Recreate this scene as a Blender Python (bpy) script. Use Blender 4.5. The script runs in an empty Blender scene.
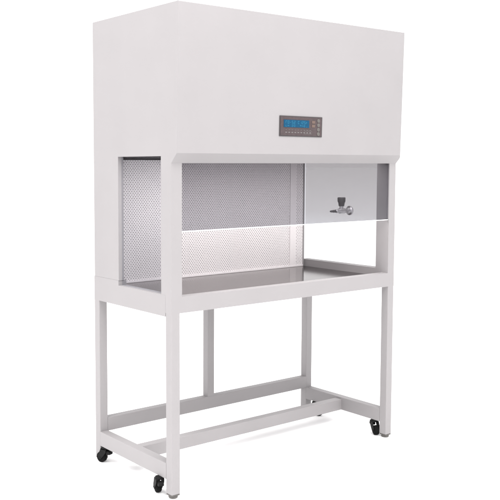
import bpy, bmesh, math, random
from mathutils import Vector, Matrix
R = math.radians
S = bpy.context.scene
C = S.collection
random.seed(4)

# ---------------------------------------------------------------- camera
cam_d = bpy.data.cameras.new('camera')
cam = bpy.data.objects.new('camera', cam_d); C.objects.link(cam)
cam.location = (-1.587, -2.2238, 1.1012)
cam.rotation_euler = (math.pi/2 - 0.0758, 0, -0.6487)
cam_d.sensor_width = 36
cam_d.lens = 854.8852/500*36
cam_d.shift_x = (250-195.985)/500
cam_d.shift_y = (230.142-250)/500
cam_d.clip_start = .05; cam_d.clip_end = 500
S.camera = cam

# ---------------------------------------------------------------- light: white studio
HORIZON, ZENITH = 1.50, 1.66
FRONT, LEFT = 222, 215
w = bpy.data.worlds.new('World'); S.world = w; w.use_nodes = True
bg = w.node_tree.nodes['Background']
bg.inputs[0].default_value = (1, .99, .993, 1)
# white studio: a little brighter overhead than at the horizon
wn = w.node_tree; wt = wn.nodes.new('ShaderNodeTexCoord'); ws = wn.nodes.new('ShaderNodeSeparateXYZ'); wm = wn.nodes.new('ShaderNodeMapRange')
wm.inputs['From Min'].default_value = .02; wm.inputs['From Max'].default_value = .7
wm.inputs['To Min'].default_value = HORIZON; wm.inputs['To Max'].default_value = ZENITH
wn.links.new(wt.outputs['Generated'], ws.inputs[0]); wn.links.new(ws.outputs['Z'], wm.inputs['Value']); wn.links.new(wm.outputs['Result'], bg.inputs[1])

def softbox(name, loc, target, size, power, col=(1,.98,.97)):
    l = bpy.data.lights.new(name, 'AREA'); l.shape = 'RECTANGLE'; l.size = size[0]; l.size_y = size[1]
    l.energy = power; l.color = col
    o = bpy.data.objects.new(name, l); C.objects.link(o); o.location = loc
    o.rotation_euler = (Vector(target)-Vector(loc)).to_track_quat('-Z', 'Y').to_euler()
    return o
softbox('front_softbox', (-.2, -2.9, 4.4), (.55, 0, .8), (2.8, 2.0), FRONT)
softbox('left_softbox', (-3.0, .1, 4.6), (0, .25, .8), (2.0, 2.4), LEFT)
softbox('interior_fill', (.545, .17, 1.1255), (.545, .19, .6), (1.0, .20), 6.0, (1,.96,.95))  # added fill under the hood, no fixture; brightens the perforated wall

S.view_settings.view_transform = 'Standard'; S.view_settings.look = 'None'
S.view_settings.exposure = 0; S.view_settings.gamma = 1

# ---------------------------------------------------------------- materials
def mat(name, col, rough=.5, metal=0, spec=.5, noise=0.0, nscale=6, bump=0.0, bscale=400):
    m = bpy.data.materials.new(name); m.use_nodes = True
    nt = m.node_tree; b = nt.nodes['Principled BSDF']
    b.inputs['Base Color'].default_value = (*col, 1); b.inputs['Roughness'].default_value = rough
    b.inputs['Metallic'].default_value = metal; b.inputs['Specular IOR Level'].default_value = spec
    tc = nt.nodes.new('ShaderNodeTexCoord')
    if noise:
        n = nt.nodes.new('ShaderNodeTexNoise'); n.inputs['Scale'].default_value = nscale; n.inputs['Detail'].default_value = 5
        r = nt.nodes.new('ShaderNodeValToRGB')
        r.color_ramp.elements[0].position = .3; r.color_ramp.elements[1].position = .7
        r.color_ramp.elements[0].color = (*[c*(1-noise) for c in col], 1)
        r.color_ramp.elements[1].color = (*[min(1, c*(1+noise)) for c in col], 1)
        nt.links.new(tc.outputs['Object'], n.inputs['Vector']); nt.links.new(n.outputs['Fac'], r.inputs['Fac'])
        nt.links.new(r.outputs['Color'], b.inputs['Base Color'])
    if bump:
        n2 = nt.nodes.new('ShaderNodeTexNoise'); n2.inputs['Scale'].default_value = bscale; n2.inputs['Detail'].default_value = 2
        bp = nt.nodes.new('ShaderNodeBump'); bp.inputs['Strength'].default_value = bump; bp.inputs['Distance'].default_value = .001
        nt.links.new(tc.outputs['Object'], n2.inputs['Vector']); nt.links.new(n2.outputs['Fac'], bp.inputs['Height'])
        nt.links.new(bp.outputs['Normal'], b.inputs['Normal'])
    return m

PAINT = mat('powder_coat', (.266, .2555, .2595), .5, 0, .25, noise=.02, nscale=5, bump=.12, bscale=500)
WALLP = mat('perforated_sheet', (.76, .73, .735), .4, .0, .4, noise=.02, nscale=4)
BACK = mat('filter_backing', (.48, .44, .45), .9, 0, .1)
SHADE = mat('shade_black', (.035, .030, .032), .6, 0, .2)  # near-black stands in for shade under the hood
FLOOR = mat('white_floor', (.97, .97, .97), .9, 0, 0)
BLACK = mat('black_plastic', (.008, .008, .008), .6, 0, .12, noise=.2, nscale=60)
RUBBER = mat('black_rubber', (.007, .007, .007), .9, 0, .08)
FOOTM = mat('foot_plastic', (.10, .095, .09), .6, 0, .3)
CHROME = mat('brushed_metal', (.50, .49, .50), .45, 1)
KNOBM = mat('knob_plastic', (.085, .08, .083), .5, 0, .3)
PANELM = mat('panel_film', (.062, .047, .049), .5, 0, .2, noise=.12, nscale=90)
BEZEL = mat('panel_bezel', (.045, .040, .042), .4, 0, .3)
MARK = mat('panel_print', (.11, .098, .098), .6)
WARM = mat('panel_print_warm', (.10, .065, .052), .6)
BTN = mat('membrane_button', (.085, .078, .072), .5)
EDGEG = mat('polished_glass_edge', (.85, .87, .87), .3, 0, .5)

# stainless worktop, fine brushing along X
STEEL = mat('stainless_steel', (.120, .100, .100), .22, 1, .5)
nt = STEEL.node_tree; b = nt.nodes['Principled BSDF']
tc = nt.nodes.new('ShaderNodeTexCoord'); mp = nt.nodes.new('ShaderNodeMapping'); mp.inputs['Scale'].default_value = (3, 220, 3)
nz = nt.nodes.new('ShaderNodeTexNoise'); nz.inputs['Scale'].default_value = 4; nz.inputs['Detail'].default_value = 4
mr = nt.nodes.new('ShaderNodeMapRange'); mr.inputs['To Min'].default_value = .08; mr.inputs['To Max'].default_value = .22
nt.links.new(tc.outputs['Object'], mp.inputs['Vector']); nt.links.new(mp.outputs['Vector'], nz.inputs['Vector'])
nt.links.new(nz.outputs['Fac'], mr.inputs['Value']); nt.links.new(mr.outputs['Result'], b.inputs['Roughness'])

def emis(name, col, s):
    m = bpy.data.materials.new(name); m.use_nodes = True
    b = m.node_tree.nodes['Principled BSDF']
    b.inputs['Base Color'].default_value = (*[c*.3 for c in col], 1)
    b.inputs['Emission Color'].default_value = (*col, 1); b.inputs['Emission Strength'].default_value = s
    b.inputs['Roughness'].default_value = .4; b.inputs['Specular IOR Level'].default_value = .15
    nt = m.node_tree
    return m
LCD = emis('lcd_backlight', (.005, .085, .18), .75)
GLYPH = emis('lcd_glyph', (.04, .24, .40), .75)

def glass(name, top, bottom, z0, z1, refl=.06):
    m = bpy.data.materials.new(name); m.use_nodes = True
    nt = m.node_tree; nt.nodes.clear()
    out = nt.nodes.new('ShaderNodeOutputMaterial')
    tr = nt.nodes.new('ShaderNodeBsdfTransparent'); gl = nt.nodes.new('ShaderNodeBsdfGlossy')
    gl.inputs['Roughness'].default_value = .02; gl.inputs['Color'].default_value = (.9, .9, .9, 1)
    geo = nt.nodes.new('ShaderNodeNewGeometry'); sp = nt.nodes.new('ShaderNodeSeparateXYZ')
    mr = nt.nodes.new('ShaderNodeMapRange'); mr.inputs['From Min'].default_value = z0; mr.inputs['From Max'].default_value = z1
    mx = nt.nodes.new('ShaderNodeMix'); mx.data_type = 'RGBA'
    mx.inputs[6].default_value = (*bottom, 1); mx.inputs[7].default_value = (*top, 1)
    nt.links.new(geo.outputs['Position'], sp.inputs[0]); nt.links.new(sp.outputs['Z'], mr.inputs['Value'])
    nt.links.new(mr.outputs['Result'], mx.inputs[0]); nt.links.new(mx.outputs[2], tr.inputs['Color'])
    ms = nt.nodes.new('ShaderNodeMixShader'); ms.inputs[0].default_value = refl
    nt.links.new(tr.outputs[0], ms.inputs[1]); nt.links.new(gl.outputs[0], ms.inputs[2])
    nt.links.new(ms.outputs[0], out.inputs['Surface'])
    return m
SASHG = glass('tinted_sash_glass', (.62, .615, .632), (.71, .714, .735), .885, 1.108, .008)  # tinted glass; its darker top paints in the shade under the hood
SIDEG_R = glass('side_glass_darker_top', (.85, .84, .832), (.90, .90, .90), .82, .90, .004)  # neutral tint, a little darker towards the top
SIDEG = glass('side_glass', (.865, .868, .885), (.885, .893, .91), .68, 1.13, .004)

# ---------------------------------------------------------------- helpers
def obj(name, bm, m, parent=None, smooth=False, label=None):
    bmesh.ops.recalc_face_normals(bm, faces=bm.faces)
    me = bpy.data.meshes.new(name); bm.to_mesh(me); bm.free()
    for mm in (m if isinstance(m, (list, tuple)) else [m]): me.materials.append(mm)
    if smooth:
        for p in me.polygons: p.use_smooth = True
        try: me.set_sharp_from_angle(angle=R(35))
        except Exception: pass
    o = bpy.data.objects.new(name, me); C.objects.link(o)
    if parent: o.parent = parent
    if label: o['label'] = label
    return o

def box(bm, x0, x1, y0, y1, z0, z1, bev=0, axis=None, seg=2):
    """box; bev rounds the edges (only those along `axis` when given)"""
    r = bmesh.ops.create_cube(bm, size=1); vs = r['verts']
    for v in vs:
        v.co = Vector(((x0+x1)/2+v.co.x*(x1-x0), (y0+y1)/2+v.co.y*(y1-y0), (z0+z1)/2+v.co.z*(z1-z0)))
    if bev:
        es = {e for v in vs for e in v.link_edges}
        if axis is not None:
            es = {e for e in es if abs((e.verts[0].co-e.verts[1].co).normalized()[axis]) > .9}
        bmesh.ops.bevel(bm, geom=list(es), offset=bev, segments=seg, affect='EDGES', profile=.5)

def prism(bm, prof, x0, x1):
    """closed YZ profile extruded along X"""
    a = [bm.verts.new((x0, y, z)) for y, z in prof]; b = [bm.verts.new((x1, y, z)) for y, z in prof]
    n = len(prof); bm.faces.new(a); bm.faces.new(b[::-1])
    for i in range(n): bm.faces.new((a[i], b[i], b[(i+1) % n], a[(i+1) % n]))
    return a, b

def lathe(bm, prof, axis='Z', seg=24, off=(0, 0, 0)):
    """profile of (radius, height) turned about an axis"""
    rings = []
    for r, h in prof:
        ring = []
        for k in range(seg):
            a = 2*math.pi*k/seg; c, s = r*math.cos(a), r*math.sin(a)
            p = {'Z': (c, s, h), 'X': (h, c, s), 'Y': (c, h, s)}[axis]
            ring.append(bm.verts.new(Vector(p)+Vector(off)))
        rings.append(ring)
    for a, b in zip(rings, rings[1:]):
        for k in range(seg): bm.faces.new((a[k], a[(k+1) % seg], b[(k+1) % seg], b[k]))
    bm.faces.new(rings[0]); bm.faces.new(rings[-1])

# ---------------------------------------------------------------- sizes (m)
W, D, D2 = 1.09, .488, .484
T = .0333                 # leg tube
ZR, ZS, ZT = .6207, .6085, .6745
ZG, ZO, ZC, ZTOP = .885, 1.108, 1.1395, 1.6116
P1, P2 = .0298, .0406
XL, XR = .0421, W-.0367   # inner faces of the front posts
YW = .468                 # perforated wall
XJ0, XJ1, XW, ZW = .962, .998, 1.040, 1.1205

ZF = .005                 # floor level

# ---------------------------------------------------------------- setting
USE_FLOOR = True
if USE_FLOOR:
    bm = bmesh.new(); bmesh.ops.create_grid(bm, x_segments=8, y_segments=8, size=300)
    for v in bm.verts: v.co.z = ZF
    fl = obj('floor', bm, FLOOR); fl['kind'] = 'structure'

# ---------------------------------------------------------------- the bench
root = bpy.data.objects.new('laminar_flow_cabinet', None); C.objects.link(root)
root['label'] = 'off-white clean bench with perforated back wall and tinted sash on open caster stand'
root['category'] = 'clean bench'

# --- hood: solid prism with fascia leaning out and a sloped lip below it
bm = bmesh.new()
prof = [(0, ZO), (-P1, ZC), (-P2, ZTOP), (D2, ZTOP), (D2, 1.1304), (.035, 1.1304), (.035, ZO)]
a, b = prism(bm, prof, 0, W)
bm.edges.ensure_lookup_table()
def find(v1, v2): return bm.edges.get((v1, v2))
# end-face edges along the fascia: wider rounding on the right, small on the left
bmesh.ops.bevel(bm, geom=[find(b[1], b[2])], offset=.016, segments=5, affect='EDGES', profile=.5)
es = [e for e in bm.edges if abs(e.calc_length()-W) < .02 and e.verts[0].co.z > ZTOP-.01]
bmesh.ops.bevel(bm, geom=es, offset=.003, segments=2, affect='EDGES', profile=.5)
hood = obj('hood', bm, PAINT, root, smooth=True)

# --- left side column behind the side opening, right rear column
bm = bmesh.new(); box(bm, 0, .022, .319, D2, .6966, 1.1304); obj('side_column', bm, PAINT, root)
bm = bmesh.new(); box(bm, XW, XW+.008, YW-.002, D2, .6605, 1.1304); obj('side_column', bm, PAINT, root)
# --- front posts beside the sash
bm = bmesh.new(); box(bm, 0, XL, 0, .0342, ZT, ZO); box(bm, 0, XL, .0342, .0579, .6792, ZO); box(bm, 0, .030, .035, .0579, ZO, 1.1304); obj('front_post', bm, PAINT, root)
bm = bmesh.new(); box(bm, XR, W, 0, .0342, ZT, ZO); box(bm, XR, W, .0342, .0631, .6902, ZO); box(bm, XR, W, .035, .0631, ZO, 1.1304); obj('front_post', bm, PAINT, root)
# --- rear panel closing the plenum
bm = bmesh.new(); box(bm, .0222, XW-.0005, YW+.0035, D2-.001, .6602, 1.1304); obj('rear_panel', bm, BACK, root)

# --- dark soffit plate and strip, near-black to paint the hood's shade
bm = bmesh.new(); box(bm, .0222, XR-.0005, .0360, YW-.001, 1.1270, 1.1302); obj('soffit_shade', bm, SHADE, root)
bm = bmesh.new(); box(bm, .0225, 1.0395, YW-.0005, YW+.003, 1.1208, 1.1268); obj('shade_strip', bm, SHADE, root)

# --- perforated wall: real holes, square grid turned 45 degrees
def perforated(bm, x0, x1, z0, z1, y, pitch=.0112, row=.0067, rad=.0020):
    hz = row
    nx = max(1, round((x1-x0)/pitch)); px = (x1-x0)/nx
    nz = max(2, round((z1-z0)/hz)); pz = (z1-z0)/nz
    SEG = 8
    def cell(xa, xb, za, zb, hole=True):
        cx, cz = (xa+xb)/2, (za+zb)/2
        if not hole:
            bm.faces.new([bm.verts.new((x, y, z)) for x, z in ((xa, za), (xb, za), (xb, zb), (xa, zb))]); return
        outer = [(xa, za), (cx, za), (xb, za), (xb, cz), (xb, zb), (cx, zb), (xa, zb), (xa, cz)]
        angs = [225, 270, 315, 0, 45, 90, 135, 180]
        o = [bm.verts.new((x, y, z)) for x, z in outer]
        i = [bm.verts.new((cx+rad*math.cos(R(t)), y, cz+rad*math.sin(R(t)))) for t in angs]
        k2 = [bm.verts.new((v.co.x, y+.0015, v.co.z)) for v in i]
        for k in range(SEG):
            n = (k+1) % SEG
            bm.faces.new((o[k], o[n], i[n], i[k])); bm.faces.new((i[k], i[n], k2[n], k2[k]))
    for r in range(nz):
        za, zb = z0+r*pz, z0+(r+1)*pz
        if r % 2 == 0:
            for c in range(nx): cell(x0+c*px, x0+(c+1)*px, za, zb)
        else:
            cell(x0, x0+px/2, za, zb, False); cell(x1-px/2, x1, za, zb, False)
            for c in range(nx-1): cell(x0+(c+.5)*px, x0+(c+1.5)*px, za, zb)
bm = bmesh.new(); perforated(bm, .024, XJ0, .665, ZW, YW)
obj('perforated_panel', bm, WALLP, root)
bm = bmesh.new(); perforated(bm, XJ1, XW, .665, ZW, YW)
obj('perforated_panel', bm, WALLP, root)
bm = bmesh.new(); box(bm, XJ0, XJ1, YW-.003, YW, .665, ZW, .001, 2); obj('plain_strip', bm, WALLP, root)  # strip without holes between the panels, reads as a lighter band

# --- worktop
bm = bmesh.new(); box(bm, T+.0005, XR-.0005, .0345, .4760, .6250, .6600, .0015); obj('worktop', bm, STEEL, root)
# upstand where the perforated wall meets the worktop
bm = bmesh.new(); box(bm, T+.001, 1.0395, YW-.004, YW+.003, .6602, .6680, .001, 0); obj('upstand', bm, WALLP, root)

# --- glass
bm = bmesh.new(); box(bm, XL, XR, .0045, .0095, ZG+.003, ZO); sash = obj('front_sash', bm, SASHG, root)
bm = bmesh.new(); box(bm, XL, XR, .0040, .0100, ZG, ZG+.0028); obj('polished_edge', bm, EDGEG, sash)
bm = bmesh.new(); box(bm, .014, .018, .0579, .319, .6790, 1.1300); obj('side_glass', bm, SIDEG, root)
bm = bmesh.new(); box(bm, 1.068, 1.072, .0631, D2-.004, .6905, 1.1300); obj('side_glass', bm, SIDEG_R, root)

# --- stand: rails round the worktop
bm = bmesh.new(); box(bm, 0, W, 0, .0340, ZR, ZT); obj('front_rail', bm, PAINT, root)
bm = bmesh.new(); prism(bm, [(.0345, ZS), (D, ZS), (D, .6962), (.3215, .6962), (.3215, .679), (.0345, .679)], 0, T); obj('side_rail', bm, PAINT, root)
bm = bmesh.new(); box(bm, XR, W, .0345, D, ZR, .690); obj('side_rail', bm, PAINT, root)
bm = bmesh.new(); box(bm, T, XR, .4765, D, ZS, .6540); obj('rear_rail', bm, PAINT, root)
# lower frame
bm = bmesh.new(); box(bm, 0, T, T, D-T, .0658, .1193, .0015, 1); obj('side_stretcher', bm, PAINT, root)
bm = bmesh.new(); box(bm, W-T, W, T, D-T, .0658, .1193, .0015, 1); obj('side_stretcher', bm, PAINT, root)
bm = bmesh.new(); box(bm, T, W-T, D-T, D-.003, .1165, .1673, .0015, 0); obj('rear_stretcher', bm, PAINT, root)
bm = bmesh.new(); box(bm, T, W-T, .242, .275, .0662, .1120, .0015, 0); obj('cross_stretcher', bm, PAINT, root)
bm = bmesh.new(); box(bm, .504, .537, D-T, D-.001, .1673, ZS, .0015, 2); obj('middle_strut', bm, PAINT, root)
for (x0, y0, zt) in ((0, 0, ZR), (W-T, 0, ZR), (0, D-T, ZS), (W-T, D-T, ZS)):
    bm = bmesh.new(); box(bm, x0, x0+T, y0, y0+T, .020, zt, .0018, 2)
    leg = obj('leg', bm, PAINT, root)
    bm = bmesh.new()
    box(bm, x0+.0008, x0+T-.0008, y0+.0008, y0+T-.0008, .0140, .0199, .001)
    lathe(bm, [(.012, .0139), (.0150, .0130), (.0155, .0100), (.014, ZF)], 'Z', 20, (x0+T/2, y0+T/2, 0))
    obj('foot', bm, FOOTM, leg)

# --- casters under the side stretchers (origin at the stem, wheel trails along local +Y)
def make_caster():
    c = bpy.data.objects.new('caster', None); C.objects.link(c); c.parent = root
    bm = bmesh.new()      # swivel fork: top plate and two cheeks
    lathe(bm, [(.011, .0656), (.015, .0650), (.0155, .060), (.013, .0565)], 'Z', 20)
    for s in (-1, 1):
        a, b = prism(bm, [(-.013, .060), (.013, .060), (.027, .030), (.026, .018), (.016, .014), (.004, .026), (-.012, .046)], s*.0125, s*.0155)
    box(bm, -.0155, .0155, -.012, .014, .0545, .0605, .0015)
    obj('fork', bm, BLACK, c, smooth=True)
    bm = bmesh.new()
    lathe(bm, [(.008, -.0112), (.017, -.0110), (.0205, -.0085), (.0212, 0), (.0205, .0085), (.017, .0110), (.008, .0112)], 'X', 28, (0, .019, .0214))
    obj('wheel', bm, RUBBER, c, smooth=True)
    bm = bmesh.new(); lathe(bm, [(.0035, -.0170), (.0035, .0170)], 'X', 12, (0, .019, .0214)); obj('axle', bm, BLACK, c)
    bm = bmesh.new(); prism(bm, [(-.010, .052), (-.024, .050), (-.029, .046), (-.028, .038), (-.010, .036)], -.010, .010)
    obj('brake_pedal', bm, BLACK, c)
    return c
cst = make_caster()
SPOTS = [((.012, .438), 18), ((-.002, .070), -20), ((W-.022, .070), 155), ((W-.030, .400), 200)]
for i, (p, rz) in enumerate(SPOTS):
    if i == 0: o = cst
    else:
        o = cst.copy(); C.objects.link(o)
        for ch in cst.children:
            d = ch.copy(); C.objects.link(d); d.parent = o
    o.location = (p[0], p[1], ZF); o.scale = (.925, .925, .925); o.rotation_euler = (0, 0, R(rz))

# --- control panel on the fascia (built flat at the fascia's lean)
lean = math.atan2(P2-P1, ZTOP-ZC)
def fy(z): return -P1-(z-ZC)*(P2-P1)/(ZTOP-ZC)
zc = 1.237
cp = bpy.data.objects.new('control_panel', None); C.objects.link(cp); cp.parent = root
cp.location = (.538, fy(zc), zc); cp.rotation_euler = (lean, 0, 0)
def plate(name, m, x0, x1, z0, z1, d0, d1, bev=0):
    bm = bmesh.new(); box(bm, x0, x1, -d1, -d0, z0, z1, bev); return obj(name, bm, m, cp)
plate('bezel', BEZEL, -.1035, .1035, -.0355, .0355, 0, .0030, .001)
plate('film', PANELM, -.0995, .0985, -.0325, .0325, .0031, .0040)
plate('screen', LCD, -.086, .036, -.0040, .0220, .0042, .0052)
# characters on the screen: two rows of small segment glyphs
bm = bmesh.new()
def seg_glyph(x, z, w_, h_, mask, t=.0011):
    segs = {0: (x, x+w_, z+h_-t, z+h_), 1: (x+w_-t, x+w_, z+h_/2, z+h_-t), 2: (x+w_-t, x+w_, z+t, z+h_/2),
            3: (x, x+w_, z, z+t), 4: (x, x+t, z+t, z+h_/2), 5: (x, x+t, z+h_/2, z+h_-t), 6: (x+t, x+w_-t, z+h_/2-t/2, z+h_/2+t/2)}
    for k in mask: q = segs[k]; box(bm, q[0], q[1], -.0058, -.0053, q[2], q[3])
x = -.078
for mask in ((0, 4, 5), (0, 1, 2, 3, 4, 5), (6,), (0, 5, 6, 2, 3), (0, 1, 6, 4, 3), (), (0, 5, 4, 3), (1, 2), (0, 1, 6, 4, 3), (0, 5, 6, 2, 3), (6, 5, 4)):
    seg_glyph(x, .0085, .0066, .0100, mask); x += .0098
x = -.078
for mask in ((5, 4, 3), (6, 1, 2, 4, 5), (), (0, 1, 6, 4, 3), (0, 1, 2, 3, 4, 5), (), (), (0, 1, 2, 5, 6), (5, 6, 1, 2), (0, 5, 4, 3, 6), (3,)):
    seg_glyph(x, -.0018, .0060, .0070, mask, .0009); x += .0098
obj('characters', bm, GLYPH, cp)
# printed legend under the screen
bm = bmesh.new()
for i in range(9):
    xx = -.078+i*.0145
    box(bm, xx, xx+.0085, -.0046, -.0041, -.0235, -.0195)
    box(bm, xx+.001, xx+.007, -.0046, -.0041, -.0135, -.0120)
obj('legend', bm, MARK, cp)
bm = bmesh.new()
box(bm, .0120, .0500, -.0046, -.0041, -.0262, -.0250); box(bm, .0120, .0500, -.0046, -.0041, -.0160, -.0148)
obj('legend_frame', bm, MARK, cp)
for i, z in enumerate((.022, .0065, -.0095, -.0245)):
    bm = bmesh.new(); lathe(bm, [(.0068, -.0041), (.0068, -.0052), (.0055, -.0060)], 'Y', 20, (.083, 0, z)); obj('button', bm, BTN, cp)
for i, z in enumerate((.0165, .0030)):
    bm = bmesh.new(); box(bm, .050, .066, -.0055, -.0041, z-.0052, z+.0052, .0008); obj('key', bm, WARM, cp)

# --- gas tap on the right-hand glass
tap = bpy.data.objects.new('gas_tap', None); C.objects.link(tap); tap.parent = root
tap.location = (1.068, .218, .9135)
bm = bmesh.new(); lathe(bm, [(.0190, -.0005), (.0190, -.006), (.0130, -.010), (.0095, -.020)], 'X', 28); obj('flange', bm, CHROME, tap, True)
bm = bmesh.new(); lathe(bm, [(.0085, -.018), (.0085, -.030), (.0110, -.034), (.0110, -.064), (.0085, -.068), (.0075, -.082), (.0050, -.085)], 'X', 24)
lathe(bm, [(.0085, .004), (.0085, .020)], 'Z', 20, (-.052, 0, 0)); obj('valve_body', bm, CHROME, tap, True)
bm = bmesh.new(); lathe(bm, [(.0050, -.084), (.0062, -.090), (.0045, -.094), (.0060, -.098), (.0042, -.103), (.0050, -.108), (.0030, -.117)], 'X', 18); obj('hose_nozzle', bm, KNOBM, tap, True)
bm = bmesh.new(); lathe(bm, [(.0105, .0195), (.0120, .0215), (.0135, .0340), (.0165, .0380), (.0168, .0535), (.0150, .0560)], 'Z', 12, (-.052, 0, 0)); obj('knob', bm, KNOBM, tap, True)

S.render.resolution_x = 1024; S.render.resolution_y = 1024
